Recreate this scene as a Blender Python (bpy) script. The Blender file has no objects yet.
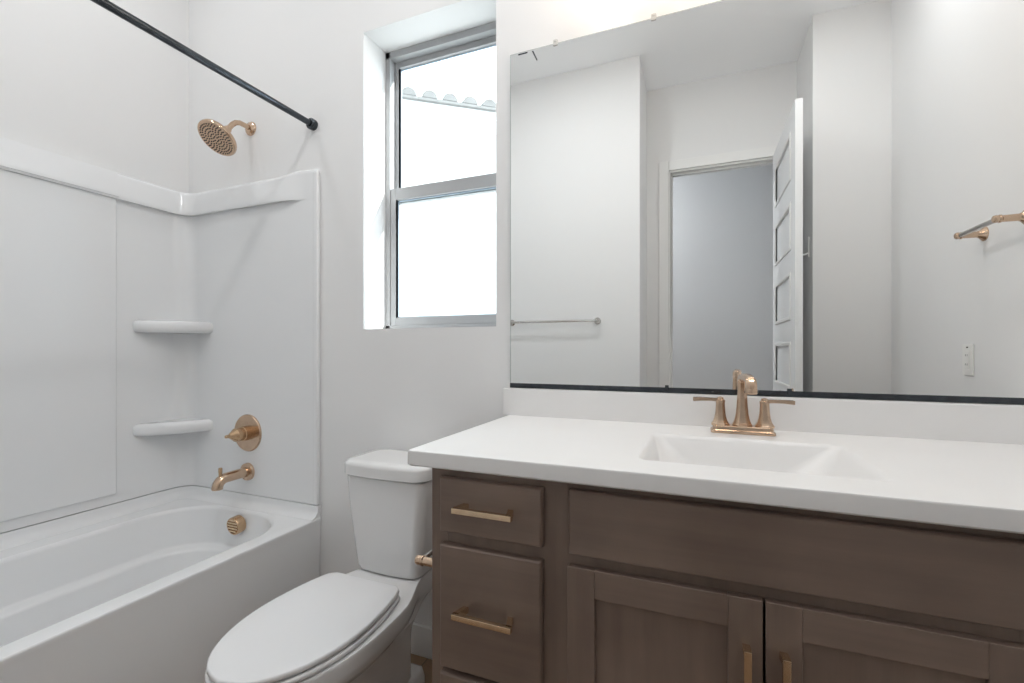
import bpy, bmesh, math, random
from mathutils import Vector, Matrix

random.seed(7)
SC = bpy.context.scene
COL = SC.collection
PI = math.pi

# ------------------------------------------------------------------ camera
cam_data = bpy.data.cameras.new('camera')
cam = bpy.data.objects.new('camera', cam_data)
COL.objects.link(cam)
cam_data.sensor_width = 36.0
cam_data.sensor_fit = 'HORIZONTAL'
cam_data.lens = 459.8 * 36.0 / 1024.0
cam_data.shift_y = 8.03 / 1024.0
cam_data.clip_start = 0.02
cam_data.clip_end = 200
cam.location = (0.0, -1.43, 1.132)
cam.rotation_euler = (PI / 2, 0, math.radians(22.03))
SC.camera = cam

# ------------------------------------------------------------------ world, sun, exposure
SC.view_settings.view_transform = 'Standard'
SC.view_settings.look = 'None'
SC.view_settings.gamma = 1.0
SC.view_settings.exposure = -0.03
SC.view_settings.use_curve_mapping = False
SC.cycles.max_bounces = 16
SC.cycles.diffuse_bounces = 10
SC.cycles.glossy_bounces = 8

world = bpy.data.worlds.new('world')
SC.world = world
world.use_nodes = True
wn = world.node_tree
wn.nodes.clear()
w_out = wn.nodes.new('ShaderNodeOutputWorld')
w_bg = wn.nodes.new('ShaderNodeBackground')
w_bg.inputs['Color'].default_value = (0.80, 0.90, 1.0, 1)
w_bg.inputs['Strength'].default_value = 4.5
wn.links.new(w_bg.outputs[0], w_out.inputs[0])

sun_d = bpy.data.lights.new('sun', 'SUN')
sun_d.energy = 12.0
sun_d.angle = math.radians(1.0)
sun_d.color = (1.0, 0.98, 0.96)
sun = bpy.data.objects.new('sun', sun_d)
COL.objects.link(sun)
sun.location = (6, 4, 6)
sun.rotation_euler = Vector((-0.78, -0.265, -0.45)).to_track_quat('-Z', 'Y').to_euler()

CAN_ENERGY = 9.0
VANITY_EMIT = 15.0

# ------------------------------------------------------------------ sizes of the place
XL, XR = -2.212, 0.975          # side walls
YF = -1.68                      # wall opposite the mirror
YE = -2.13                      # wall with the door
EX0, EX1 = -0.353, 0.61         # entry nook
ZC = 3.05
ZCT = 0.915                     # counter top
TUBX = -1.405                   # apron face
FZ = 0.022                      # finished floor


# ------------------------------------------------------------------ materials
def mat(name, color, rough=0.5, metal=0.0, spec=0.5, coat=0.0, coat_rough=0.05,
        noise=None, bump=None, emit=None, emit_strength=0.0):
    m = bpy.data.materials.new(name)
    m.use_nodes = True
    nt = m.node_tree
    b = nt.nodes['Principled BSDF']
    b.inputs['Base Color'].default_value = (*color, 1)
    b.inputs['Roughness'].default_value = rough
    b.inputs['Metallic'].default_value = metal
    b.inputs['Specular IOR Level'].default_value = spec
    b.inputs['Coat Weight'].default_value = coat
    b.inputs['Coat Roughness'].default_value = coat_rough
    if emit:
        b.inputs['Emission Color'].default_value = (*emit, 1)
        b.inputs['Emission Strength'].default_value = emit_strength
    tc = nt.nodes.new('ShaderNodeTexCoord')
    if noise:
        scale, amount = noise
        n = nt.nodes.new('ShaderNodeTexNoise')
        n.inputs['Scale'].default_value = scale
        n.inputs['Detail'].default_value = 4
        nt.links.new(tc.outputs['Object'], n.inputs['Vector'])
        r = nt.nodes.new('ShaderNodeValToRGB')
        r.color_ramp.elements[0].position = 0.3
        r.color_ramp.elements[1].position = 0.7
        r.color_ramp.elements[0].color = (*[c * (1 - amount) for c in color], 1)
        r.color_ramp.elements[1].color = (*[min(1, c * (1 + amount)) for c in color], 1)
        nt.links.new(n.outputs['Fac'], r.inputs['Fac'])
        nt.links.new(r.outputs['Color'], b.inputs['Base Color'])
    if bump:
        scale, strength = bump
        n2 = nt.nodes.new('ShaderNodeTexNoise')
        n2.inputs['Scale'].default_value = scale
        n2.inputs['Detail'].default_value = 2
        nt.links.new(tc.outputs['Object'], n2.inputs['Vector'])
        bp = nt.nodes.new('ShaderNodeBump')
        bp.inputs['Strength'].default_value = strength
        bp.inputs['Distance'].default_value = 0.002
        nt.links.new(n2.outputs['Fac'], bp.inputs['Height'])
        nt.links.new(bp.outputs['Normal'], b.inputs['Normal'])
    return m


def wood(name, dark, light, rough=0.38, axis='X', scale=1.0):
    """grain stretched along one axis, with a soft cloudy stain on top"""
    m = bpy.data.materials.new(name)
    m.use_nodes = True
    nt = m.node_tree
    b = nt.nodes['Principled BSDF']
    tc = nt.nodes.new('ShaderNodeTexCoord')
    mp = nt.nodes.new('ShaderNodeMapping')
    s = [26 * scale, 26 * scale, 26 * scale]
    s['XYZ'.index(axis)] = 1.6 * scale
    mp.inputs['Scale'].default_value = s
    n = nt.nodes.new('ShaderNodeTexNoise')
    n.inputs['Scale'].default_value = 1.0
    n.inputs['Detail'].default_value = 6
    n.inputs['Roughness'].default_value = 0.6
    n2 = nt.nodes.new('ShaderNodeTexNoise')
    n2.inputs['Scale'].default_value = 5.0
    n2.inputs['Detail'].default_value = 3
    mix = nt.nodes.new('ShaderNodeMath')
    mix.operation = 'MULTIPLY_ADD'
    mix.inputs[1].default_value = 0.45
    half = nt.nodes.new('ShaderNodeMath')
    half.operation = 'MULTIPLY'
    half.inputs[1].default_value = 0.55
    r = nt.nodes.new('ShaderNodeValToRGB')
    r.color_ramp.elements[0].position = 0.3
    r.color_ramp.elements[1].position = 0.72
    r.color_ramp.elements[0].color = (*dark, 1)
    r.color_ramp.elements[1].color = (*light, 1)
    L = nt.links.new
    L(tc.outputs['Object'], mp.inputs['Vector'])
    L(mp.outputs[0], n.inputs['Vector'])
    L(tc.outputs['Object'], n2.inputs['Vector'])
    L(n2.outputs['Fac'], half.inputs[0])
    L(n.outputs['Fac'], mix.inputs[0])
    L(half.outputs[0], mix.inputs[2])
    L(mix.outputs[0], r.inputs['Fac'])
    L(r.outputs['Color'], b.inputs['Base Color'])
    b.inputs['Roughness'].default_value = rough
    b.inputs['Specular IOR Level'].default_value = 0.45
    return m


def floor_material():
    m = bpy.data.materials.new('wood_plank_floor')
    m.use_nodes = True
    nt = m.node_tree
    b = nt.nodes['Principled BSDF']
    tc = nt.nodes.new('ShaderNodeTexCoord')
    br = nt.nodes.new('ShaderNodeTexBrick')
    br.offset = 0.37
    br.inputs['Scale'].default_value = 1.0
    br.inputs['Brick Width'].default_value = 0.9
    br.inputs['Row Height'].default_value = 0.15
    br.inputs['Mortar Size'].default_value = 0.002
    br.inputs['Color1'].default_value = (0.30, 0.20, 0.125, 1)
    br.inputs['Color2'].default_value = (0.22, 0.145, 0.09, 1)
    br.inputs['Mortar'].default_value = (0.10, 0.075, 0.055, 1)
    mp = nt.nodes.new('ShaderNodeMapping')
    mp.inputs['Scale'].default_value = (2, 30, 30)
    n = nt.nodes.new('ShaderNodeTexNoise')
    n.inputs['Scale'].default_value = 1.0
    n.inputs['Detail'].default_value = 5
    mx = nt.nodes.new('ShaderNodeMix')
    mx.data_type = 'RGBA'
    mx.blend_type = 'MULTIPLY'
    mx.inputs[0].default_value = 0.55
    r = nt.nodes.new('ShaderNodeValToRGB')
    r.color_ramp.elements[0].color = (0.45, 0.42, 0.4, 1)
    r.color_ramp.elements[1].color = (1.25, 1.2, 1.15, 1)
    L = nt.links.new
    L(tc.outputs['Object'], br.inputs['Vector'])
    L(tc.outputs['Object'], mp.inputs['Vector'])
    L(mp.outputs[0], n.inputs['Vector'])
    L(n.outputs['Fac'], r.inputs['Fac'])
    L(br.outputs['Color'], mx.inputs[6])
    L(r.outputs['Color'], mx.inputs[7])
    L(mx.outputs[2], b.inputs['Base Color'])
    b.inputs['Roughness'].default_value = 0.4
    return m


def glass_pane_material():
    m = bpy.data.materials.new('window_glass')
    m.use_nodes = True
    nt = m.node_tree
    nt.nodes.clear()
    o = nt.nodes.new('ShaderNodeOutputMaterial')
    t = nt.nodes.new('ShaderNodeBsdfTransparent')
    t.inputs['Color'].default_value = (0.95, 0.98, 0.97, 1)
    g = nt.nodes.new('ShaderNodeBsdfGlossy')
    g.inputs['Roughness'].default_value = 0.02
    lw = nt.nodes.new('ShaderNodeLayerWeight')
    lw.inputs['Blend'].default_value = 0.5
    pw = nt.nodes.new('ShaderNodeMath')
    pw.operation = 'POWER'
    pw.inputs[1].default_value = 5.0
    nt.links.new(lw.outputs['Facing'], pw.inputs[0])
    f = nt.nodes.new('ShaderNodeMath')
    f.operation = 'MULTIPLY_ADD'
    f.inputs[1].default_value = 0.6
    f.inputs[2].default_value = 0.04
    nt.links.new(pw.outputs[0], f.inputs[0])
    mx = nt.nodes.new('ShaderNodeMixShader')
    nt.links.new(f.outputs[0], mx.inputs[0])
    nt.links.new(t.outputs[0], mx.inputs[1])
    nt.links.new(g.outputs[0], mx.inputs[2])
    nt.links.new(mx.outputs[0], o.inputs['Surface'])
    return m


M = {
    'wall': mat('wall_paint', (0.79, 0.79, 0.79), 0.85, spec=0.2, bump=(220, 0.12)),
    'ceiling': mat('ceiling_paint', (0.92, 0.93, 0.94), 0.9, spec=0.15, bump=(160, 0.12)),
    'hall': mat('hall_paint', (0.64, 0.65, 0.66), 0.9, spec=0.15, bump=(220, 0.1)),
    'trim': mat('white_trim_paint', (0.80, 0.80, 0.79), 0.45, noise=(3, 0.01)),
    'door': mat('white_door_paint', (0.80, 0.81, 0.82), 0.4, noise=(3, 0.01)),
    'acrylic': mat('white_acrylic', (0.79, 0.80, 0.81), 0.18, spec=0.5, noise=(1.5, 0.01)),
    'china': mat('white_china', (0.77, 0.77, 0.77), 0.12, spec=0.5, noise=(2, 0.008)),
    'lid': mat('white_seat_plastic', (0.80, 0.805, 0.815), 0.22, noise=(2, 0.008)),
    'marble': mat('white_cultured_marble', (0.80, 0.795, 0.79), 0.36, noise=(6, 0.012)),
    'brass': mat('brushed_champagne_brass', (0.63, 0.465, 0.34), 0.20, metal=1.0, noise=(60, 0.06)),
    'brass_dark': mat('aged_bronze_brass', (0.58, 0.40, 0.25), 0.22, metal=1.0, noise=(60, 0.06)),
    'pull': mat('satin_gold_pull', (0.76, 0.59, 0.41), 0.27, metal=1.0, noise=(60, 0.06)),
    'bronze_shadow': mat('bronze_slot_shade', (0.36, 0.23, 0.13), 0.5, metal=1.0, noise=(60, 0.1)),
    'nozzle': mat('dark_rubber_nozzles', (0.03, 0.028, 0.025), 0.6, noise=(40, 0.1)),
    'black': mat('satin_black_metal', (0.07, 0.078, 0.088), 0.24, metal=0.9, noise=(50, 0.15)),
    'chrome': mat('polished_nickel', (0.6, 0.58, 0.55), 0.18, metal=1.0, noise=(50, 0.03)),
    'plastic': mat('white_plastic', (0.82, 0.82, 0.80), 0.35, noise=(4, 0.01)),
    'vinyl': mat('grey_white_vinyl', (0.40, 0.405, 0.415), 0.6, noise=(4, 0.015)),
    'vinyl_dark': mat('blue_grey_gasket', (0.42, 0.52, 0.62), 0.6, noise=(4, 0.05)),
    'mirror': mat('silvered_mirror', (0.93, 0.945, 0.945), 0.0, metal=1.0),
    'mirror_edge': mat('ground_mirror_edge', (0.35, 0.38, 0.37), 0.3, noise=(30, 0.1)),
    'clear': mat('clear_clip_plastic', (0.6, 0.59, 0.57), 0.2, noise=(10, 0.02)),
    'shade': mat('frosted_lamp_glass', (0.9, 0.88, 0.84), 0.4, emit=(1.0, 0.85, 0.70), emit_strength=VANITY_EMIT),
    'lens': mat('downlight_lens', (0.9, 0.9, 0.88), 0.5, emit=(1.0, 0.93, 0.85), emit_strength=6.0),
    'stucco': mat('white_stucco', (0.66, 0.66, 0.655), 0.9, spec=0.1, noise=(8, 0.03), bump=(30, 0.3)),
    'gutter': mat('dark_bronze_gutter', (0.17, 0.165, 0.16), 0.7, noise=(9, 0.1)),
    'clay': mat('dark_grey_roof_tile', (0.17, 0.165, 0.16), 0.8, noise=(7, 0.15)),
    'gravel': mat('pale_gravel', (0.62, 0.61, 0.60), 0.95, noise=(40, 0.3), bump=(60, 0.5)),
    'glass': glass_pane_material(),
    'floor': floor_material(),
    'cab_x': wood('taupe_stained_wood_across', (0.142, 0.101, 0.081), (0.255, 0.187, 0.150), axis='X'),
    'cab_z': wood('taupe_stained_wood_upright', (0.142, 0.101, 0.081), (0.255, 0.187, 0.150), axis='Z'),
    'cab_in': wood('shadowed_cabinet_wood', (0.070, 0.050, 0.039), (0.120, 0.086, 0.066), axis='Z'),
}

# ------------------------------------------------------------------ mesh helpers
ORIGIN = {}


class MB:
    def __init__(self):
        self.bm = bmesh.new()

    def merge(self, other):
        me = bpy.data.meshes.new('tmp')
        other.to_mesh(me)
        other.free()
        self.bm.from_mesh(me)
        bpy.data.meshes.remove(me)
        return self

    def box(self, x0, x1, y0, y1, z0, z1, bev=0.0, seg=2):
        b = bmesh.new()
        bmesh.ops.create_cube(b, size=1.0)
        for v in b.verts:
            v.co = Vector(((x0 + x1) / 2 + v.co.x * (x1 - x0), (y0 + y1) / 2 + v.co.y * (y1 - y0),
                           (z0 + z1) / 2 + v.co.z * (z1 - z0)))
        if bev > 0:
            bmesh.ops.bevel(b, geom=list(b.edges), offset=bev, segments=seg, affect='EDGES', profile=0.5)
        return self.merge(b)

    def loft(self, rings, cap0=True, cap1=True, closed=True):
        b = bmesh.new()
        vr = [[b.verts.new(Vector(p)) for p in r] for r in rings]
        n = len(rings[0])
        for i in range(len(vr) - 1):
            for k in range(n if closed else n - 1):
                q = [vr[i][k], vr[i][(k + 1) % n], vr[i + 1][(k + 1) % n], vr[i + 1][k]]
                b.faces.new(q)
        if cap0:
            b.faces.new(list(reversed(vr[0])))
        if cap1:
            b.faces.new(vr[-1])
        bmesh.ops.recalc_face_normals(b, faces=list(b.faces))
        return self.merge(b)

    def tube(self, pts, radii, n=20, cap=True):
        pts = [Vector(p) for p in pts]
        if not hasattr(radii, '__len__'):
            radii = [radii] * len(pts)
        rings = []
        t0 = (pts[1] - pts[0]).normalized()
        ref = Vector((0, 0, 1)) if abs(t0.z) < 0.9 else Vector((1, 0, 0))
        u = t0.cross(ref).normalized()
        for i, p in enumerate(pts):
            if i == 0:
                t = (pts[1] - pts[0]).normalized()
            elif i == len(pts) - 1:
                t = (pts[-1] - pts[-2]).normalized()
            else:
                t = ((pts[i + 1] - pts[i]).normalized() + (pts[i] - pts[i - 1]).normalized())
                t = t.normalized() if t.length > 1e-6 else t0
            u = (u - t * u.dot(t))
            u = u.normalized() if u.length > 1e-6 else t.orthogonal().normalized()
            w = t.cross(u)
            rings.append([p + (u * math.cos(a) + w * math.sin(a)) * radii[i]
                          for a in (2 * PI * k / n for k in range(n))])
        return self.loft(rings, cap, cap)

    def lathe(self, profile, origin, axis=(0, 0, 1), n=32, phase=0.0, cap=True, square=None):
        """profile: (radius, height along axis)"""
        ax = Vector(axis).normalized()
        u = ax.orthogonal().normalized()
        if abs(ax.z) > 0.99:
            u = Vector((1, 0, 0))
        w = ax.cross(u)
        o = Vector(origin)
        rings = []
        for r, h in profile:
            rings.append([o + ax * h + (u * math.cos(a) + w * math.sin(a)) * max(r, 1e-5)
                          for a in (2 * PI * k / n + phase for k in range(n))])
        return self.loft(rings, cap, cap)

    def prism(self, outline, z0, z1, bev=0.0):
        """plan outline raised from z0 to z1, edges eased by bev"""
        b = bmesh.new()
        lo = [b.verts.new((p[0], p[1], z0)) for p in outline]
        hi = [b.verts.new((p[0], p[1], z1)) for p in outline]
        n = len(outline)
        for k in range(n):
            b.faces.new([lo[k], lo[(k + 1) % n], hi[(k + 1) % n], hi[k]])
        fb = b.faces.new(list(reversed(lo)))
        ft = b.faces.new(hi)
        bmesh.ops.recalc_face_normals(b, faces=list(b.faces))
        if bev > 0:
            ed = set(fb.edges) | set(ft.edges)
            bmesh.ops.bevel(b, geom=list(ed), offset=bev, segments=3, affect='EDGES', profile=0.5)
        return self.merge(b)

    def build(self, name, material, parent=None, smooth=True, angle=35, origin=None):
        """link as one mesh object; vertices are given in world space"""
        me = bpy.data.meshes.new(name)
        bmesh.ops.remove_doubles(self.bm, verts=list(self.bm.verts), dist=1e-6)
        if origin is None:
            if parent is not None:
                origin = ORIGIN[parent.name]
            else:
                xs = [v.co for v in self.bm.verts]
                origin = Vector((sum(v.x for v in xs) / len(xs), sum(v.y for v in xs) / len(xs),
                                 min(v.z for v in xs)))
        origin = Vector(origin)
        for v in self.bm.verts:
            v.co -= origin
        self.bm.to_mesh(me)
        self.bm.free()
        me.materials.append(material)
        if smooth:
            me.polygons.foreach_set('use_smooth', [True] * len(me.polygons))
            me.set_sharp_from_angle(angle=math.radians(angle))
        o = bpy.data.objects.new(name, me)
        COL.objects.link(o)
        if smooth:
            wm = o.modifiers.new('weighted_normal', 'WEIGHTED_NORMAL')
            wm.keep_sharp = True
            wm.weight = 60
        if parent is not None:
            o.parent = parent
            o.location = origin - ORIGIN[parent.name]
        else:
            o.location = origin
        ORIGIN[o.name] = origin
        return o


def thing(name, loc, label, cat, group=None, kind=None):
    o = bpy.data.objects.new(name, None)
    o.empty_display_size = 0.1
    COL.objects.link(o)
    o.location = loc
    ORIGIN[o.name] = Vector(loc)
    o['label'] = label
    o['category'] = cat
    if group:
        o['group'] = group
    if kind:
        o['kind'] = kind
    return o


def tag(o, label, cat, group=None):
    o['label'] = label
    o['category'] = cat
    if group:
        o['group'] = group
    return o


def struct(o, label=None, cat=None):
    o['kind'] = 'structure'
    if label:
        o['label'] = label
    if cat:
        o['category'] = cat
    return o


def rrect(x0, x1, y0, y1, r, k=8, m=6, z=0.0):
    """rounded rectangle, constant vertex count, counter-clockwise; z may be a function of (x, y)"""
    r = min(r, (x1 - x0) / 2 - 1e-4, (y1 - y0) / 2 - 1e-4)
    pts = []
    cs = [(x1 - r, y0 + r, -PI / 2), (x1 - r, y1 - r, 0), (x0 + r, y1 - r, PI / 2), (x0 + r, y0 + r, PI)]
    for i, (cx, cy, a0) in enumerate(cs):
        arc = [(cx + r * math.cos(a0 + PI / 2 * j / k), cy + r * math.sin(a0 + PI / 2 * j / k)) for j in range(k + 1)]
        pts += arc
        nx, ny, na = cs[(i + 1) % 4]
        e = (nx + r * math.cos(na), ny + r * math.sin(na))
        s = arc[-1]
        for j in range(1, m):
            t = j / m
            pts.append((s[0] + (e[0] - s[0]) * t, s[1] + (e[1] - s[1]) * t))
    return [(x, y, z(x, y) if callable(z) else z) for x, y in pts]


def interp(table, x):
    if x <= table[0][0]:
        return table[0][1]
    for (a, fa), (b, fb) in zip(table, table[1:]):
        if x <= b:
            t = (x - a) / (b - a)
            return fa + (fb - fa) * t
    return table[-1][1]


# ================================================================== the room
struct(MB().box(-3.0, 2.0, -3.6, 0.0, -0.1, FZ).build('floor', M['floor'], smooth=False, origin=(0, 0, 0)),
       'brown wood plank floor of the bathroom', 'floor')
struct(MB().box(-3.0, 2.0, -3.6, 0.2, ZC, ZC + 0.1).build('ceiling', M['ceiling'], smooth=False),
       'flat white painted ceiling', 'ceiling')
WX0, WX1, WZ0, WZ1 = -1.197, -0.637, 1.211, 2.356
WT = 0.2
b = MB()
b.box(XL - 0.12, WX0, 0, WT, FZ, ZC)
b.box(WX1, XR + 0.12, 0, WT, FZ, ZC)
b.box(WX0, WX1, 0, WT, FZ, WZ0)
b.box(WX0, WX1, 0, WT, WZ1, ZC)
struct(b.build('wall_back', M['wall'], smooth=False), 'pale painted wall with the window and the mirror', 'wall')
struct(MB().box(XL - 0.12, XL, YF, 0, FZ, ZC).build('wall_left', M['wall'], smooth=False),
       'pale painted wall along the bathtub', 'wall')
struct(MB().box(XR, XR + 0.12, YF, 0, FZ, ZC).build('wall_right', M['wall'], smooth=False),
       'pale painted wall with the hand towel bar, seen in the mirror', 'wall')
struct(MB().box(XL - 0.12, EX0, YF - 0.10, YF, FZ, ZC).build('wall_front', M['wall'], smooth=False),
       'pale wall with the long towel bar, seen in the mirror', 'wall')
struct(MB().box(EX1, XR + 0.12, YF - 0.10, YF, FZ, ZC).build('wall_front_right', M['wall'], smooth=False),
       'narrow pale wall beside the open door, seen in the mirror', 'wall')
struct(MB().box(EX0 - 0.10, EX0, YE, YF - 0.10, FZ, ZC).build('wall_entry_left', M['wall'], smooth=False))
struct(MB().box(EX1, EX1 + 0.10, YE, YF - 0.10, FZ, ZC).build('wall_entry_right', M['wall'], smooth=False))
# wing wall closing the tub alcove
struct(MB().box(XL, TUBX, YF, -1.555, FZ, ZC).build('wall_alcove', M['wall'], smooth=False))
# wall with the door opening
DX0, DX1, DZ = -0.204, 0.502, 2.44
b = MB()
b.box(-1.5, DX0, YE - 0.11, YE, FZ, ZC)
b.box(DX1, 1.5, YE - 0.11, YE, FZ, ZC)
b.box(DX0, DX1, YE - 0.11, YE, DZ, ZC)
struct(b.build('wall_entry', M['wall'], smooth=False))
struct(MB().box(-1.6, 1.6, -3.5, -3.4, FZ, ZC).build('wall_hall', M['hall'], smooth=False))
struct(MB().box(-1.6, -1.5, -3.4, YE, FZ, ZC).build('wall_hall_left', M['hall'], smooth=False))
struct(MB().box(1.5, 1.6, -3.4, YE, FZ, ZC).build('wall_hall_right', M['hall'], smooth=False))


def baseboard(name, x0, x1, y0, y1):
    h = 0.132
    b = MB().box(x0, x1, y0, y1, FZ, h, 0.004, 2)
    return struct(b.build(name, M['trim']))


baseboard('baseboard_back', TUBX, -0.545, -0.014, 0)
baseboard('baseboard_right', XR - 0.014, XR, YF, -0.6)
baseboard('baseboard_front', TUBX, EX0 - 0.07, YF, YF + 0.014)

# ------------------------------------------------------------------ window
WY = 0.135
win = thing('window_1', ((WX0 + WX1) / 2, WY, WZ0), 'single-hung window set deep in the wall above the toilet', 'window',
            kind='structure')
fw = 0.022
b = MB()
b.box(WX0, WX0 + fw, WY, WT, WZ0, WZ1, 0.002)
b.box(WX1 - fw, WX1, WY, WT, WZ0, WZ1, 0.002)
b.box(WX0, WX1, WY, WT, WZ0, WZ0 + 0.02, 0.002)
b.box(WX0, WX1, WY, WT, WZ1 - 0.028, WZ1, 0.002)
fr = b.build('window_frame', M['vinyl'], win)
MR = 1.771                                               # meeting rail height


def sash(name, y0, y1, z0, z1, sw, bw, tw):
    x0, x1 = WX0 + fw, WX1 - fw
    b = MB()
    b.box(x0, x0 + sw, y0, y1, z0, z1, 0.002)
    b.box(x1 - sw, x1, y0, y1, z0, z1, 0.002)
    b.box(x0 + sw, x1 - sw, y0, y1, z0, z0 + bw, 0.002)
    b.box(x0 + sw, x1 - sw, y0, y1, z1 - tw, z1, 0.002)
    o = b.build(name, M['vinyl'], win)
    g = MB().box(x0 + sw, x1 - sw, (y0 + y1) / 2 + 0.006, (y0 + y1) / 2 + 0.010, z0 + bw, z1 - tw)
    g.build('pane', M['glass'], o, smooth=False)
    k = MB()                                             # dark glazing gasket round the pane
    e = 0.004
    ya, yb = (y0 + y1) / 2 + 0.001, (y0 + y1) / 2 + 0.006
    k.box(x0 + sw, x0 + sw + e, ya, yb, z0 + bw, z1 - tw)
    k.box(x1 - sw - e, x1 - sw, ya, yb, z0 + bw, z1 - tw)
    k.box(x0 + sw + e, x1 - sw - e, ya, yb, z0 + bw, z0 + bw + e)
    k.box(x0 + sw + e, x1 - sw - e, ya, yb, z1 - tw - e, z1 - tw)
    k.build('gasket', M['vinyl_dark'], o, smooth=False)
    return o


sash('lower_sash', WY + 0.004, WY + 0.030, WZ0 + 0.02, MR + 0.022, 0.026, 0.032, 0.048)
sash('upper_sash', WY + 0.034, WY + 0.060, MR - 0.032, WZ1 - 0.028, 0.018, 0.040, 0.024)
# ------------------------------------------------------------------ door (seen in the mirror)
door = thing('door_1', (DX1, YE, FZ), 'white panelled door standing open into the entry, seen in the mirror', 'door',
             kind='structure')
LX0, LX1 = DX1 - 0.035, DX1
LY0, LY1 = YE + 0.012, -1.35
LZ0, LZ1 = FZ + 0.012, 2.432
b = MB()
st = 0.115
npan, rail = 6, 0.118
ph = (LZ1 - LZ0 - rail * (npan + 1)) / npan
core0, core1 = LX0 + 0.009, LX1 - 0.009
b.box(core0, core1, LY0, LY1, LZ0, LZ1)
for xa, xb in ((LX0, core0), (core1, LX1)):
    b.box(xa, xb, LY0, LY0 + st, LZ0, LZ1, 0.001)
    b.box(xa, xb, LY1 - st, LY1, LZ0, LZ1, 0.001)
    for i in range(npan + 1):
        z = LZ0 + i * (ph + rail)
        b.box(xa, xb, LY0 + st, LY1 - st, z, z + rail, 0.001)
leaf = b.build('door_leaf', M['door'], door)
for i in range(npan):
    z = LZ0 + rail + i * (ph + rail)
    b = MB()
    w = 0.022
    y0, y1 = LY0 + st, LY1 - st
    for xa, xb in ((LX0 - 0.006, core0), (core1, LX1 + 0.006)):
        b.box(xa, xb, y0, y0 + w, z, z + ph, 0.005, 3)
        b.box(xa, xb, y1 - w, y1, z, z + ph, 0.005, 3)
        b.box(xa, xb, y0 + w, y1 - w, z, z + w, 0.005, 3)
        b.box(xa, xb, y0 + w, y1 - w, z + ph - w, z + ph, 0.005, 3)
    b.build('panel_moulding', M['trim'], leaf)
b = MB()
b.lathe([(0.026, 0), (0.026, 0.006), (0.012, 0.008), (0.010, 0.045), (0.010, 0.05)], (LX0, LY1 - 0.06, 0.90), (-1, 0, 0), 20)
b.tube([(LX0 - 0.045, LY1 - 0.06, 0.90), (LX0 - 0.046, LY1 - 0.10, 0.90), (LX0 - 0.046, LY1 - 0.17, 0.898)], [0.009, 0.009, 0.007], 12)
b.build('door_handle', M['brass'], leaf)
for hz in (0.25, 1.2, 2.2):
    b = MB().tube([(DX1 + 0.006, YE + 0.012, hz), (DX1 + 0.006, YE + 0.012, hz + 0.09)], 0.006, 12)
    b.build('hinge', M['brass'], door)
b = MB()
cw = 0.062
b.box(DX0 - cw, DX0 + 0.006, YE, YE + 0.016, FZ, DZ + cw, 0.003)
b.box(DX1 - 0.006 + 0.012, DX1 + cw, YE, YE + 0.010, FZ, DZ + cw, 0.003)
b.box(DX0 + 0.006, DX1 + 0.006, YE, YE + 0.016, DZ - 0.006, DZ + cw, 0.003)
b.box(DX0, DX0 + 0.018, YE - 0.11, YE, FZ, DZ, 0.002)
b.box(DX0 + 0.018, DX1, YE - 0.11, YE, DZ - 0.018, DZ, 0.002)
b.box(DX0 + 0.018, DX0 + 0.030, YE - 0.075, YE - 0.040, FZ, DZ - 0.018, 0.002)
b.box(DX0 + 0.030, DX1, YE - 0.075, YE - 0.040, DZ - 0.030, DZ - 0.018, 0.002)
b.build('door_casing', M['trim'], door)

# ================================================================== tub and surround
ST = 0.014                                               # panel thickness off the wall
CR = 0.085                                               # inside corner radius
SY0 = -1.55
SZ0, SZ1 = 0.508, 1.853


def wall_path(t, x_end, y_start=SY0, k=10):
    """plan polyline hugging the long wall, the rounded corner and the end wall, at distance t"""
    r = CR - t
    pts = [(XL + t, y_start + (-CR - y_start) * j / 10) for j in range(10)]
    cx, cy = XL + CR, -CR
    for j in range(k + 1):
        a = PI - (PI / 2) * j / k
        pts.append((cx + r * math.cos(a), cy + r * math.sin(a)))
    x0 = pts[-1][0]
    pts += [(x0 + (x_end - x0) * j / 24, -t) for j in range(1, 25)]
    return pts


def sweep(b, profile, x_end, y_start=SY0):
    rings = [[(x, y, z) for x, y in wall_path(t, x_end, y_start)] for t, z in profile]
    n = len(rings[0])
    # across the profile: one ring of the profile per path station
    stations = [[rings[i][k] for i in range(len(profile))] for k in range(n)]
    b.loft(stations, True, True, closed=True)


sur = thing('shower_surround', (-1.8, -0.4, SZ0), 'glossy white three-wall shower surround with corner shelves above the tub', 'shower surround')
b = MB()
sweep(b, [(0.0005, SZ0), (ST, SZ0), (ST, SZ1 - 0.05), (0.0005, SZ1 - 0.05)], TUBX - 0.012)
b.build('wall_panel', M['acrylic'], sur, angle=30)
b = MB()
lip = [(ST, 1.750), (0.026, 1.742), (0.033, 1.743), (0.036, 1.750), (0.035, 1.765), (0.028, 1.80),
       (0.022, 1.835), (0.017, SZ1 - 0.004), (0.011, SZ1), (0.0005, SZ1), (0.0005, 1.79), (ST, 1.79)]
cols = [wall_path(t, TUBX - 0.012) for t, z in lip]
stations = []
for k in range(len(cols[0])):
    xk = cols[0][k][0]
    f = min(1.0, max(0.0, (-1.50 - xk) / 0.09))          # the lip dies away before the outer edge
    up = 0.010 * math.sin(PI * min(1, max(0, (xk + 1.62) / 0.21))) if xk > -1.62 else 0.0
    st_ = []
    for (t, z), c in zip(lip, cols):
        x, y = c[k]
        if t > ST and y > -0.2 and xk > XL + CR - 0.02:
            y = -(ST + 0.0006 + (t - ST) * f)
        st_.append((x, y, z + (up if z > 1.82 else 0)))
    stations.append(st_)
b.loft(stations)
b.build('ledge', M['acrylic'], sur, angle=50)
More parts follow.
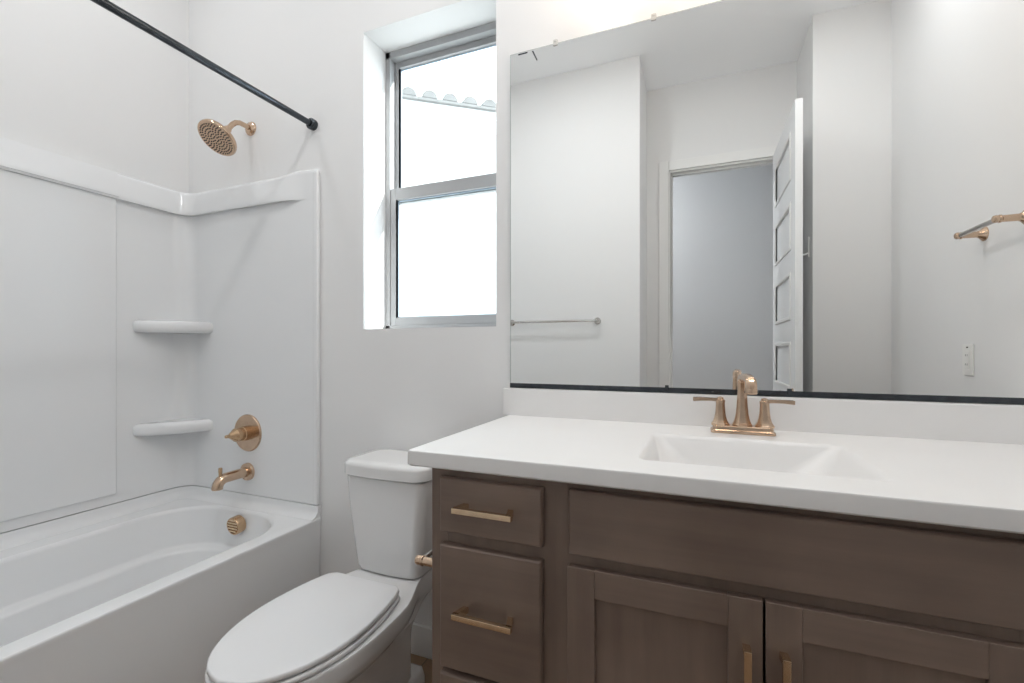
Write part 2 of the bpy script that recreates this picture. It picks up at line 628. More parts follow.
b = MB().box(TUBX - 0.030, TUBX - 0.006, -0.020, -0.0005, SZ0, SZ1 - 0.006, 0.006, 3)
b.build('edge_flange', M['acrylic'], sur)
b = MB().box(XL + ST - 0.004, XL + ST + 0.010, -1.27, -0.300, 0.545, 1.752, 0.006, 3)
b.build('centre_panel', M['acrylic'], sur)
b = MB()
b.loft([[(XL + 0.005, -0.30, 1.752), (XL + 0.041, -0.30, 1.750), (XL + 0.043, -0.30, 1.765), (XL + 0.026, -0.30, SZ1 - 0.002), (XL + 0.005, -0.30, SZ1 + 0.001)],
        [(XL + 0.005, -1.27, 1.752), (XL + 0.041, -1.27, 1.750), (XL + 0.043, -1.27, 1.765), (XL + 0.026, -1.27, SZ1 - 0.002), (XL + 0.005, -1.27, SZ1 + 0.001)]])
b.build('centre_ledge', M['acrylic'], sur)


def corner_shelf(zt):
    out = []
    c = Vector((XL + ST - 0.004, -ST + 0.004))
    p0, p1 = Vector((XL + ST - 0.004, -0.240)), Vector((-2.026, -ST + 0.004))
    out.append((c.x, c.y))
    out.append((p0.x, p0.y))
    ctrl = Vector((XL + 0.072, -0.235)), Vector((-2.045, -0.075))
    for j in range(1, 16):
        t = j / 16
        q = p0 * (1 - t) ** 3 + ctrl[0] * 3 * t * (1 - t) ** 2 + ctrl[1] * 3 * t * t * (1 - t) + p1 * t ** 3
        out.append((q.x, q.y))
    out.append((p1.x, p1.y))
    b = MB().prism(out, zt - 0.054, zt, 0.020)
    b.build('corner_shelf', M['acrylic'], sur, angle=50)


corner_shelf(1.257)
corner_shelf(0.818)

# ---- tub
RZ = 0.458
TX0, TX1, TY0, TY1 = XL + 0.002, TUBX, -1.552, -0.002
tub = thing('bathtub', ((TX0 + TX1) / 2, -0.78, FZ), 'white alcove bathtub with a plain apron below the window wall', 'bathtub')
b = MB()
ox, oy = (TX0, TX1), (TY0, TY1)
ix, iy = (-2.075, -1.472), (-1.47, -0.060)


def rim_ring(x0, x1, y0, y1, r, z):
    return rrect(x0, x1, y0, y1, r, 10, 8, z)


rings = [
    rim_ring(TX0, TX1 - 0.014, TY0, TY1, 0.004, FZ + 0.001),
    rim_ring(TX0, TX1 - 0.010, TY0, TY1, 0.004, 0.055),
    rim_ring(TX0, TX1 - 0.004, TY0, TY1, 0.004, 0.40),
    rim_ring(TX0, TX1 - 0.001, TY0, TY1, 0.004, RZ - 0.016),
    rim_ring(TX0, TX1, TY0, TY1, 0.004, RZ - 0.006),
    rim_ring(TX0 + 0.002, TX1 - 0.002, TY0, TY1 - 0.002, 0.005, RZ - 0.0015),
    rim_ring(TX0 + 0.004, TX1 - 0.006, TY0, TY1 - 0.004, 0.006, RZ),
    rim_ring(ix[0] - 0.010, ix[1] + 0.008, iy[0], iy[1] + 0.008, 0.215, RZ),
    rim_ring(ix[0], ix[1], iy[0], iy[1], 0.21, RZ - 0.003),
    rim_ring(ix[0] + 0.008, ix[1] - 0.008, iy[0] + 0.01, iy[1] - 0.008, 0.205, RZ - 0.014),
    rim_ring(ix[0] + 0.022, ix[1] - 0.018, iy[0] + 0.05, iy[1] - 0.016, 0.20, 0.37),
    rim_ring(ix[0] + 0.034, ix[1] - 0.026, iy[0] + 0.09, iy[1] - 0.026, 0.195, 0.318),
    rim_ring(ix[0] + 0.040, ix[1] - 0.030, iy[0] + 0.10, iy[1] - 0.034, 0.19, 0.308),
    rim_ring(ix[0] + 0.058, ix[1] - 0.040, iy[0] + 0.12, iy[1] - 0.052, 0.175, 0.303),
    rim_ring(ix[0] + 0.068, ix[1] - 0.048, iy[0] + 0.13, iy[1] - 0.062, 0.17, 0.290),
    rim_ring(ix[0] + 0.092, ix[1] - 0.075, iy[0] + 0.22, iy[1] - 0.100, 0.15, 0.14),
    rim_ring(ix[0] + 0.115, ix[1] - 0.10, iy[0] + 0.27, iy[1] - 0.13, 0.13, 0.105),
    rim_ring(ix[0] + 0.16, ix[1] - 0.15, iy[0] + 0.33, iy[1] - 0.18, 0.10, 0.095),
]
b.loft(rings, True, True)
shell = b.build('tub_shell', M['acrylic'], tub, angle=50)
# raised back flange: a coved strip climbing to the surround
b = MB()
rr = []
for t, z in ((0.0015, RZ - 0.01), (0.050, RZ - 0.01), (0.048, RZ + 0.001), (0.032, RZ + 0.006), (0.022, RZ + 0.016), (0.018, RZ + 0.028), (0.017, SZ0 - 0.003), (0.0015, SZ0 - 0.003)):
    rr.append((t, z))
sweep(b, rr, TUBX - 0.004, TY0 + 0.002)
b.build('tile_flange', M['acrylic'], tub, angle=50)
# overflow cover on the inner end wall
OX, OZ = -1.773, 0.407
b = MB()
b.lathe([(0.036, 0), (0.0365, 0.010), (0.0365, 0.030), (0.034, 0.034), (0.030, 0.034), (0.030, 0.030)], (OX, -0.076, OZ), (-0.0, -1, -0.10), 36)
ov = b.build('overflow_cover', M['brass_dark'], tub)
ov['label'] = 'bronze overflow cover'
b = MB()
for i in range(5):
    z = OZ - 0.022 + 0.011 * i
    hw = math.sqrt(max(0.0292 ** 2 - (z - OZ) ** 2, 1e-6))
    b.box(OX - hw, OX + hw, -0.1115, -0.105, z - 0.0032, z + 0.0032, 0.001)
b.build('grille', M['pull'], ov)
b = MB().lathe([(0.0, 0), (0.0295, 0.0), (0.0295, 0.001), (0.0, 0.001)], (OX, -0.1062, OZ + 0.003), (0, -1, -0.10), 28, cap=False)
b.build('slot_shade_disc', M['bronze_shadow'], ov)  # dark disc, shade between the grille bars put into its colour

# ================================================================== shower fittings
SX = -1.803
sh = thing('showerhead', (SX, 0, 2.092), 'round gold shower head on a short bent arm above the surround', 'shower head')
b = MB().lathe([(0.030, 0.0), (0.030, 0.004), (0.026, 0.010), (0.016, 0.014), (0.012, 0.016)], (SX, 0, 2.092), (0, -1, 0), 28)
b.build('wall_flange', M['brass'], sh)
hc = Vector((SX, -0.152, 1.988))
nrm = Vector((0, -0.62, -0.785)).normalized()
neck = hc - nrm * 0.058
b = MB()
arm = [(SX, -0.005, 2.092), (SX, -0.03, 2.094), (SX, -0.055, 2.094), (SX, -0.072, 2.087), (SX, -0.088, 2.072), tuple(neck - nrm * 0.012)]
b.tube(arm, 0.0105, 16)
b.build('shower_arm', M['brass'], sh)
b = MB()
prof = [(0.013, -0.075), (0.0155, -0.070), (0.0155, -0.052), (0.020, -0.050), (0.021, -0.040), (0.018, -0.034), (0.024, -0.026),
        (0.045, -0.020), (0.066, -0.014), (0.074, -0.008), (0.0765, 0.0), (0.075, 0.006), (0.070, 0.009), (0.067, 0.0085)]
b.lathe(prof, hc, nrm, 48)
hd = b.build('head_body', M['brass'], sh)
nb = MB()
u = Vector((1, 0, 0))
w = nrm.cross(u).normalized()
for ring, cnt in ((0.010, 6), (0.021, 12), (0.032, 18), (0.043, 24), (0.054, 30), (0.0625, 34)):
    for k in range(cnt):
        a = 2 * PI * k / cnt + ring * 37
        p = hc + nrm * 0.0085 + u * (ring * math.cos(a)) + w * (ring * math.sin(a))
        nb.lathe([(0.0026, 0), (0.0024, 0.0022), (0.001, 0.0028)], p, nrm, 8)
nb.build('nozzle_field', M['nozzle'], hd)

va = thing('shower_valve', (SX, -ST, 0.772), 'round gold shower valve trim with a stubby handle above the tub spout', 'shower valve')
vy = -ST
b = MB().lathe([(0.080, 0), (0.080, 0.004), (0.077, 0.008), (0.030, 0.010)], (SX, vy, 0.772), (0, -1, 0), 48)
b.build('escutcheon', M['brass'], va)
b = MB().lathe([(0.031, 0.008), (0.031, 0.030), (0.028, 0.032), (0.028, 0.062), (0.026, 0.064), (0.022, 0.069), (0.012, 0.084), (0.008, 0.087), (0.0065, 0.094), (0.007, 0.102), (0.004, 0.106)], (SX, vy, 0.772), (0, -1, 0), 32)
h = b.build('handle', M['brass_dark'], va)
sp = thing('tub_spout', (SX, -ST, 0.605), 'gold tub spout with a diverter knob on the end wall', 'tub spout')
b = MB().lathe([(0.038, 0), (0.038, 0.004), (0.036, 0.012), (0.024, 0.014), (0.022, 0.015)], (SX, -ST, 0.605), (0, -1, 0), 36)
b.build('wall_flange', M['brass'], sp)
b = MB()
path = [(SX, -ST - 0.005, 0.605), (SX, -0.06, 0.605), (SX, -0.112, 0.604)]
for j in range(1, 8):
    a = (PI / 2) * j / 7
    path.append((SX, -0.117 - 0.036 * math.sin(a), 0.604 - 0.036 * (1 - math.cos(a))))
path.append((SX, -0.153, 0.565))
b.tube(path, [0.0205] * (len(path) - 1) + [0.0195], 24)
b.build('spout', M['brass'], sp)
b = MB().lathe([(0.0065, 0), (0.0065, 0.012), (0.0075, 0.014), (0.0075, 0.031), (0.006, 0.033)], (SX, -0.140, 0.617), (0, 0, 1), 16)
b.build('diverter_knob', M['brass_dark'], sp)

# shower curtain rod
RX, RZD = -1.446, 2.042
rod = thing('shower_rod', (RX, -0.78, RZD), 'straight black shower curtain rod spanning the tub alcove', 'shower rod')
b = MB().tube([(RX, -1.55, RZD), (RX, -0.75, RZD), (RX, -0.004, RZD)], 0.0118, 24)
b.build('rod', M['black'], rod)
for y0, d in ((0.0, -1), (-1.555, 1)):
    b = MB().lathe([(0.021, 0), (0.022, 0.004), (0.022, 0.020), (0.019, 0.024), (0.013, 0.026)], (RX, y0, RZD), (0, d, 0), 28)
    b.build('end_flange', M['black'], rod)

# ================================================================== toilet
TCX = -0.938                                             # bowl centre line
TKX = -0.946
toi = thing('toilet', (TCX, -0.4, FZ), 'white two-piece toilet with its lid closed between tub and vanity', 'toilet')


def side_outline(table, yb, yf, z, n=26, dz=0.0):
    pts = []
    for k in range(n + 1):
        s = (1 - math.cos(PI * k / n)) / 2
        y = yb + (yf - yb) * s
        pts.append((y, max(interp(table, s), 0.0)))
    ring = [(TCX + hw, y, z) for y, hw in pts]
    ring += [(TCX - hw, y, z) for y, hw in reversed(pts[:-1])]
    return ring


def smooth_table(tab):
    """table of (s, half width) resampled with a smooth curve"""
    n = 40
    out = []
    xs = [t[0] for t in tab]
    for i in range(n + 1):
        x = i / n
        j = max(0, min(len(tab) - 2, sum(1 for v in xs if v <= x) - 1))
        p0 = tab[max(j - 1, 0)]
        p1, p2 = tab[j], tab[j + 1]
        p3 = tab[min(j + 2, len(tab) - 1)]
        t = (x - p1[0]) / (p2[0] - p1[0])
        m1 = (p2[1] - p0[1]) / (p2[0] - p0[0]) * (p2[0] - p1[0])
        m2 = (p3[1] - p1[1]) / (p3[0] - p1[0]) * (p2[0] - p1[0])
        v = (2 * t ** 3 - 3 * t ** 2 + 1) * p1[1] + (t ** 3 - 2 * t ** 2 + t) * m1 + (-2 * t ** 3 + 3 * t ** 2) * p2[1] + (t ** 3 - t ** 2) * m2
        out.append((x, v))
    return out


def ellipse_tail(tab, s0):
    """closes the front of a half-width table with an elliptic nose from s0 to 1"""
    h0 = interp(tab, s0)
    out = [t for t in tab if t[0] < s0]
    for i in range(25):
        t = i / 24
        out.append((s0 + (1 - s0) * t, h0 * math.sqrt(max(0, 1 - t * t))))
    return out


# bowl: half widths from the wall (s=0) to the tip (s=1)
rim = ellipse_tail(smooth_table([(0, 0.108), (0.18, 0.114), (0.28, 0.140), (0.37, 0.164), (0.48, 0.173), (0.60, 0.175), (1, 0.175)]), 0.60)
under = ellipse_tail(smooth_table([(0, 0.100), (0.18, 0.104), (0.30, 0.122), (0.45, 0.150), (0.60, 0.155), (1, 0.155)]), 0.60)
low = ellipse_tail(smooth_table([(0, 0.085), (0.04, 0.100), (0.3, 0.106), (0.6, 0.110), (1, 0.110)]), 0.55)
b = MB()
lv = [(low, -0.125, -0.600, FZ, 1.12), (low, -0.125, -0.600, 0.062, 1.10), (low, -0.130, -0.590, 0.084, 1.05), (low, -0.145, -0.575, 0.092, 1.01),
      (low, -0.188, -0.555, 0.097, 0.98), (low, -0.192, -0.560, 0.20, 0.99), (low, -0.192, -0.590, 0.26, 1.04),
      (low, -0.180, -0.640, 0.292, 1.16), (under, -0.110, -0.690, 0.312, 0.98), (under, -0.066, -0.724, 0.328, 1.04),
      (rim, -0.052, -0.740, 0.342, 0.985), (rim, -0.045, -0.752, 0.362, 1.0),
      (rim, -0.045, -0.754, 0.389, 1.0), (rim, -0.049, -0.749, 0.395, 0.985)]
b.loft([[(TCX + (x - TCX) * k, y, z) for x, y, _ in side_outline(t, yb, yf, z)] for t, yb, yf, z, k in lv])
b.build('bowl', M['china'], toi, angle=50)

cover = ellipse_tail(smooth_table([(0, 0.112), (0.012, 0.126), (0.05, 0.136), (0.12, 0.146), (0.25, 0.158), (0.40, 0.1645), (0.50, 0.165), (1, 0.165)]), 0.46)


def slab(z0, z1, grow, dome=0.0, e=0.005):
    b = MB()
    def R(d, z):
        k = 1 - d / 0.165
        return [(TCX - 0.008 + (x - TCX) * k * (1 + grow / 0.165), y, z) for x, y, _ in side_outline(cover, -0.287 - d, -0.760 - grow + d, z)]
    rings = [R(e, z0), R(e * 0.3, z0 + e * 0.3), R(0, z0 + e), R(0, z1 - e), R(e * 0.3, z1 - e * 0.3), R(e, z1)]
    if dome:
        rings += [R(0.03, z1 + dome * 0.5), R(0.08, z1 + dome), R(0.14, z1 + dome * 1.15)]
    b.loft(rings)
    return b


slab(0.397, 0.411, 0.003).build('seat', M['lid'], toi, angle=50)
slab(0.414, 0.429, 0.0, 0.003).build('lid', M['lid'], toi, angle=50)
for sx in (-1, 1):
    b = MB().box(TCX + sx * 0.075 - 0.018, TCX + sx * 0.075 + 0.018, -0.305, -0.284, 0.393, 0.418, 0.005, 3)
    b.build('hinge', M['lid'], toi)
# tank
b = MB()
def tank_ring(hw, y0, y1, r, z):
    return rrect(TKX - hw, TKX + hw, y0, y1, r, 8, 6, lambda x, y: z)
def bow(ring, amt, hw, yfront):
    return [(x, y - (amt * (1 - ((x - TKX) / hw) ** 2) if y < yfront + 0.03 else 0), z) for x, y, z in ring]
tk = []
for z, hw, yf, r in ((0.397, 0.108, -0.180, 0.03), (0.401, 0.120, -0.190, 0.03), (0.42, 0.126, -0.196, 0.03), (0.52, 0.138, -0.203, 0.03), (0.62, 0.149, -0.208, 0.03), (0.710, 0.157, -0.210, 0.03), (0.714, 0.154, -0.206, 0.028)):
    tk.append(bow(tank_ring(hw, yf, -0.025, r, z), 0.012, hw, yf))
b.loft(tk)
b.build('tank', M['china'], toi, angle=50)
b = MB()
tl = []
for z, d, yd in ((0.717, 0.004, 0.004), (0.720, 0.0, 0.0), (0.749, 0.0, 0.0), (0.758, 0.003, 0.003), (0.763, 0.010, 0.010), (0.767, 0.04, 0.03)):
    hw = 0.166 - d
    tl.append(bow(tank_ring(hw, -0.222 + yd, -0.012 - yd, 0.045, z), 0.012, hw, -0.222 + yd))
b.loft(tl)
b.build('tank_lid', M['china'], toi, angle=50)
for sx in (-1, 1):
    b = MB().lathe([(0.013, 0), (0.013, 0.008), (0.009, 0.014), (0.002, 0.016)], (TCX + sx * 0.119, -0.33, 0.072), (0, 0, 1), 18)
    b.build('bolt_cap', M['plastic'], toi)

# ================================================================== vanity
CX0, CX1 = -0.541, 0.973
FY = -0.560                                              # face frame front
DY = -0.578                                              # drawer and door fronts
CZ0, CZ1 = 0.10, 0.880
van = thing('vanity_cabinet', ((CX0 + CX1) / 2, -0.3, FZ), 'taupe stained wood vanity with gold bar pulls under the white counter', 'vanity cabinet')
b = MB()
b.box(CX0, CX0 + 0.018, FY, -0.002, FZ, CZ1)
b.box(CX1 - 0.018, CX1, FY, -0.002, FZ, CZ1)
b.box(CX0 + 0.018, CX1 - 0.018, -0.014, -0.002, FZ, CZ1)
b.box(CX0 + 0.018, CX1 - 0.018, FY + 0.02, -0.014, CZ0, CZ0 + 0.018)
b.build('body', M['cab_z'], van, smooth=False)
b = MB()
fy1 = FY + 0.019
b.box(CX0, -0.500, FY - 0.0005, fy1, CZ0, CZ1, 0.001)
b.box(-0.292, -0.222, FY, fy1, CZ0, CZ1, 0.001)
b.box(0.420, 0.490, FY, fy1, CZ0, CZ1, 0.001)
b.box(0.930, CX1, FY, fy1, CZ0, CZ1, 0.001)
b.box(CX0, CX1, FY + 0.0004, fy1, 0.852, CZ1, 0.001)
b.box(CX0, CX1, FY + 0.0004, fy1, 0.708, 0.750, 0.001)
b.box(CX0, CX1, FY + 0.0004, fy1, CZ0, 0.160, 0.001)
b.box(-0.50, -0.292, FY + 0.0004, fy1, 0.435, 0.468, 0.001)
b.build('face_frame', M['cab_z'], van, angle=30)
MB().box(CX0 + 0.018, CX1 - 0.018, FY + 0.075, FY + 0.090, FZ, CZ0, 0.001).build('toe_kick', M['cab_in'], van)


def pull(parent, cx, cz, length, vertical=False, y=DY):
    """square bar pull with two angled feet"""
    b = MB()
    s = 0.0057
    yo = y - 0.032
    h = length / 2
    for e in (-1, 1):
        o = e * (h - 0.006)
        f = e * (h - 0.015)
        a0 = [(o - 0.006, yo - s), (o + 0.006, yo - s)]
        if vertical:
            b.loft([[(cx - s, yo, cz + o - 0.006), (cx + s, yo, cz + o - 0.006), (cx + s, yo, cz + o + 0.006), (cx - s, yo, cz + o + 0.006)],
                    [(cx - s, y, cz + f - 0.006), (cx + s, y, cz + f - 0.006), (cx + s, y, cz + f + 0.006), (cx - s, y, cz + f + 0.006)]])
        else:
            b.loft([[(cx + o - 0.006, yo, cz - s), (cx + o + 0.006, yo, cz - s), (cx + o + 0.006, yo, cz + s), (cx + o - 0.006, yo, cz + s)],
                    [(cx + f - 0.006, y, cz - s), (cx + f + 0.006, y, cz - s), (cx + f + 0.006, y, cz + s), (cx + f - 0.006, y, cz + s)]])
    if vertical:
        b.box(cx - s, cx + s, yo - s, yo + s, cz - h, cz + h, 0.0012)
    else:
        b.box(cx - h, cx + h, yo - s, yo + s, cz - s, cz + s, 0.0012)
    return b.build('bar_pull', M['pull'], parent)


def slab_front(name, x0, x1, z0, z1, pull_z=None):
    b = MB()
    e = 0.0035
    y1 = FY - 0.0008
    b.loft([rrect(x0, x1, z0, z1, 0.0012, 2, 4, 0)] * 0 + [
        [(x0, y1, z0), (x1, y1, z0), (x1, y1, z1), (x0, y1, z1)],
        [(x0, DY + 0.006, z0), (x1, DY + 0.006, z0), (x1, DY + 0.006, z1), (x0, DY + 0.006, z1)],
        [(x0 + 0.0015, DY + 0.002, z0 + 0.0015), (x1 - 0.0015, DY + 0.002, z0 + 0.0015), (x1 - 0.0015, DY + 0.002, z1 - 0.0015), (x0 + 0.0015, DY + 0.002, z1 - 0.0015)],
        [(x0 + e, DY, z0 + e), (x1 - e, DY, z0 + e), (x1 - e, DY, z1 - e), (x0 + e, DY, z1 - e)]])
    o = b.build(name, M['cab_x'], van, angle=20)
    if pull_z:
        pull(o, (x0 + x1) / 2, pull_z, 0.130)
    return o


slab_front('drawer', -0.512, -0.283, 0.744, 0.859, 0.806)
slab_front('drawer', -0.512, -0.284, 0.456, 0.717, 0.591)
slab_front('drawer', -0.512, -0.284, 0.150, 0.444, 0.300)
slab_front('false_front', -0.230, 0.430, 0.741, 0.864)
slab_front('drawer', 0.482, 0.938, 0.744, 0.859, 0.806)
slab_front('drawer', 0.482, 0.938, 0.456, 0.717, 0.591)
slab_front('drawer', 0.482, 0.938, 0.150, 0.444, 0.300)


def shaker_door(x0, x1, z0, z1, px):
    s, r = 0.052, 0.053
    y1 = FY - 0.0008
    b = MB()
    b.box(x0, x0 + s, DY, y1, z0, z1, 0.0015)
    b.box(x1 - s, x1, DY, y1, z0, z1, 0.0015)
    d = b.build('cabinet_door', M['cab_z'], van, angle=30)
    for za, zb in ((z1 - r, z1), (z0, z0 + r)):
        b = MB().box(x0 + s, x1 - s, DY + 0.0003, y1, za, zb, 0.0012)
        b.build('door_rail', M['cab_x'], d, angle=30)
    b = MB().box(x0 + s, x1 - s, DY + 0.009, DY + 0.015, z0 + r, z1 - r)
    b.build('door_panel', M['cab_z'], d, smooth=False)
    pull(d, px, 0.588, 0.130, True)


shaker_door(-0.231, 0.0985, 0.150, 0.719, 0.0735)
shaker_door(0.1025, 0.432, 0.150, 0.719, 0.1275)

# ---- counter with the moulded sink
KX0, KX1, KY0 = -0.585, 0.973, -0.592
top = thing('vanity_countertop', (0.105, -0.3, CZ1), 'white cultured marble countertop with moulded rectangular sink and backsplash', 'countertop')
b = MB()
def cr(d, z, r=0.004):
    return rrect(KX0 + d, KX1 - d, KY0 + d, -0.002, max(r, 0.003), 6, 8, z)
def sr(d, z, r=0.022):
    return rrect(-0.108 + d, 0.300 - d * 1.5, -0.490 + d * 0.9, -0.186 - d, r, 6, 8, z)
rings = [cr(0.004, CZ1 + 0.0005), cr(0, CZ1 + 0.004), cr(0, ZCT - 0.005), cr(0.0015, ZCT - 0.0015), cr(0.005, ZCT),
         sr(-0.006, ZCT, 0.026), sr(0, ZCT - 0.002), sr(0.006, ZCT - 0.010), sr(0.016, ZCT - 0.036, 0.05), sr(0.024, ZCT - 0.060, 0.075), sr(0.034, ZCT - 0.085, 0.09), sr(0.046, ZCT - 0.103, 0.095),
         sr(0.060, ZCT - 0.114, 0.085), sr(0.082, ZCT - 0.119, 0.065), sr(0.120, ZCT - 0.122, 0.03)]
b.loft(rings, False, True)
# underside
b2 = [cr(0.004, CZ1 + 0.0005), sr(-0.03, CZ1 + 0.0005, 0.03), sr(-0.012, CZ1 - 0.06, 0.03), sr(0.03, ZCT - 0.128, 0.03)]
b.loft(b2, False, True)
b.build('counter_slab', M['marble'], top, angle=40)
b = MB().box(-0.604, KX1, -0.021, -0.002, ZCT - 0.002, 1.004, 0.003, 3)
b.build('backsplash', M['marble'], top)
b = MB().lathe([(0.022, 0), (0.022, 0.003), (0.018, 0.005), (0.014, 0.004), (0.013, 0.010), (0.008, 0.013)], (0.105, -0.325, ZCT - 0.121), (0, 0, 1), 28)
b.build('drain', M['brass'], top)

# ---- faucet
FX, FYC = 0.106, -0.098
fz = ZCT + 0.0008
fau = thing('sink_faucet', (FX, FYC, fz), 'gold centerset faucet with two lever handles behind the sink', 'faucet')
b = MB()
def fr_ring(hx, hy, z, r):
    return rrect(FX - hx, FX + hx, FYC - hy, FYC + hy, r, 5, 4, z)
b.loft([fr_ring(0.075, 0.027, fz, 0.010), fr_ring(0.0755, 0.0275, fz + 0.003, 0.010), fr_ring(0.0745, 0.0265, fz + 0.007, 0.010),
        fr_ring(0.071, 0.024, fz + 0.009, 0.010), fr_ring(0.070, 0.023, fz + 0.017, 0.010), fr_ring(0.068, 0.021, fz + 0.019, 0.010)])
b.build('base_plate', M['brass'], fau, angle=30)
OCT = PI / 8
for sx in (-1, 1):
    hx = FX + sx * 0.0515
    b = MB().lathe([(0.0235, 0.017), (0.0235, 0.022), (0.021, 0.025), (0.0175, 0.031), (0.0145, 0.041), (0.0125, 0.055), (0.0115, 0.070), (0.0115, 0.078), (0.0122, 0.079), (0.0122, 0.083), (0.009, 0.085), (0.0075, 0.090), (0.003, 0.092)],
                   (hx, FYC, fz), (0, 0, 1), 8, OCT)
    hd = b.build('handle', M['brass'], fau, angle=25)
    b = MB()
    z = fz + 0.083
    rings = []
    for t, hw, hh in ((-0.008, 0.0055, 0.0040), (0.0, 0.0062, 0.0046), (0.02, 0.0052, 0.0040), (0.045, 0.0054, 0.0042), (0.064, 0.0064, 0.0050), (0.067, 0.0056, 0.0044)):
        x = hx + sx * t
        zc = z + 0.0015 * math.sin(max(t, 0) / 0.067 * PI)
        rings.append([(x, FYC - hw, zc - hh), (x, FYC + hw, zc - hh), (x, FYC + hw, zc + hh), (x, FYC - hw, zc + hh)])
    b.loft(rings)
    b.build('lever', M['brass'], hd, angle=30)
# spout: octagonal column, then a square arched neck swung slightly to one side
b = MB().lathe([(0.0250, 0.017), (0.0250, 0.022), (0.0225, 0.026), (0.0190, 0.034), (0.0160, 0.048), (0.0138, 0.070), (0.0122, 0.100), (0.0112, 0.122), (0.0110, 0.133)],
               (FX, FYC, fz), (0, 0, 1), 8, OCT)
b.build('spout_column', M['brass'], fau, angle=25)
d = Vector((0.10, -1, 0)).normalized()
side = Vector((-d.y, d.x, 0))
pts = []
for j in range(15):
    a = PI * 0.5 * j / 14
    pts.append((0.020 * (1 - math.cos(a)), 0.131 + 0.014 * math.sin(a)))
pts += [(0.045, 0.146), (0.075, 0.146), (0.088, 0.144)]
for j in range(1, 10):
    a = PI * 0.5 * j / 9
    pts.append((0.088 + 0.020 * math.sin(a), 0.144 - 0.016 * (1 - math.cos(a))))
pts += [(0.108, 0.117)]
rings = []
for i, (s_, h_) in enumerate(pts):
    a = pts[max(i - 1, 0)]
    c = pts[min(i + 1, len(pts) - 1)]
    ts, th = c[0] - a[0], c[1] - a[1]
    L = math.hypot(ts, th)
    ns, nh = -th / L, ts / L
    f = i / (len(pts) - 1)
    hw = 0.0105 + 0.0015 * f
    hh = 0.0105 - 0.0005 * f
    o = Vector((FX, FYC, fz))
    ring = []
    for ca, cb in ((-1, -0.45), (-0.45, -1), (0.45, -1), (1, -0.45), (1, 0.45), (0.45, 1), (-0.45, 1), (-1, 0.45)):
        q = o + d * (s_ + ns * hh * cb) + side * (hw * ca) + Vector((0, 0, h_ + nh * hh * cb))
        ring.append(q)
    rings.append(ring)
b = MB().loft(rings)
sn = b.build('spout_neck', M['brass'], fau, angle=25)
tip = Vector((FX, FYC, fz)) + d * 0.108 + Vector((0, 0, 0.117))
b = MB().lathe([(0.0135, 0.006), (0.0145, 0.004), (0.0145, -0.004), (0.0115, -0.007), (0.009, -0.006)], tip, (0, 0, 1), 20)
b.build('aerator', M['brass'], sn)
b = MB()
b.tube([(FX - 0.002, FYC + 0.030, fz + 0.001), (FX - 0.002, FYC + 0.030, fz + 0.137)], 0.0028, 10)
b.lathe([(0.003, 0), (0.0075, 0.003), (0.0085, 0.010), (0.0070, 0.016), (0.003, 0.019)], (FX - 0.002, FYC + 0.030, fz + 0.135), (0, 0, 1), 18)
b.build('lift_rod', M['brass'], fau)

# ================================================================== mirror
MX0, MX1, MZ0, MZ1 = -0.580, 0.955, 1.012, 2.114
mir = thing('vanity_mirror', (0.18, 0, MZ0), 'large frameless wall mirror in a black bottom channel above the vanity', 'mirror')
b = MB().box(MX0, MX1, -0.0085, -0.0030, MZ0, MZ1)
gl = b.build('mirror_glass', M['mirror'], mir, smooth=False)
b = MB()
b.box(MX0 - 0.0016, MX0, -0.0086, -0.0028, MZ0, MZ1)
b.box(MX0 - 0.0016, MX1, -0.0086, -0.0028, MZ1, MZ1 + 0.0016)
b.build('glass_edge', M['mirror_edge'], mir, smooth=False)
b = MB()
b.box(MX0 - 0.001, MX1, -0.0125, -0.0095, 1.0055, 1.0205, 0.0006)
b.box(MX0 - 0.001, MX1, -0.0095, -0.0010, 1.0055, 1.0085)
b.build('bottom_channel', M['black'], mir, smooth=False)
for x in (-0.085, 0.227):
    b = MB().box(x - 0.005, x + 0.005, -0.0145, -0.0100, 1.012, 1.027, 0.001)
    b.build('bottom_clip', M['black'], mir)
for x in (-0.425, -0.122):
    b = MB()
    b.box(x - 0.007, x + 0.007, -0.0115, -0.0092, MZ1 - 0.006, MZ1 + 0.004, 0.0008)
    b.box(x - 0.007, x + 0.007, -0.0092, -0.0005, MZ1 + 0.002, MZ1 + 0.014, 0.0008)
    b.lathe([(0.0045, 0), (0.004, 0.002), (0.002, 0.003)], (x, -0.0092, MZ1 + 0.009), (0, -1, 0), 14)
    b.build('top_clip', M['clear'], mir)
b = MB()  # two small dark marks near the top edge of the glass
b.box(-0.553, -0.520, -0.0092, -0.0084, MZ1 - 0.0065, MZ1 - 0.0025)
b.build('edge_mark', M['black'], mir, smooth=False)
b = MB()
b.loft([[(-0.505, -0.0092, MZ1 - 0.004), (-0.500, -0.0092, MZ1 - 0.004), (-0.500, -0.0084, MZ1 - 0.004), (-0.505, -0.0084, MZ1 - 0.004)],
        [(-0.489, -0.0092, MZ1 - 0.038), (-0.485, -0.0092, MZ1 - 0.038), (-0.485, -0.0084, MZ1 - 0.038), (-0.489, -0.0084, MZ1 - 0.038)]])
b.build('edge_mark', M['black'], mir, smooth=False)

# ================================================================== small wall fittings
def bar_post(b, base, axis, length, r0=0.024, r1=0.0095):
    b.lathe([(r0, 0), (r0, 0.004), (r0 * 0.86, 0.008), (r1 * 1.25, 0.016), (r1, 0.024), (r1 * 0.95, length - 0.016),
             (r1 * 1.15, length - 0.013), (r1 * 1.15, length - 0.009), (r1 * 1.0, length - 0.007), (r1 * 1.1, length), (r1 * 0.9, length + 0.006), (r1 * 0.3, length + 0.009)],
            base, axis, 24)
    return b


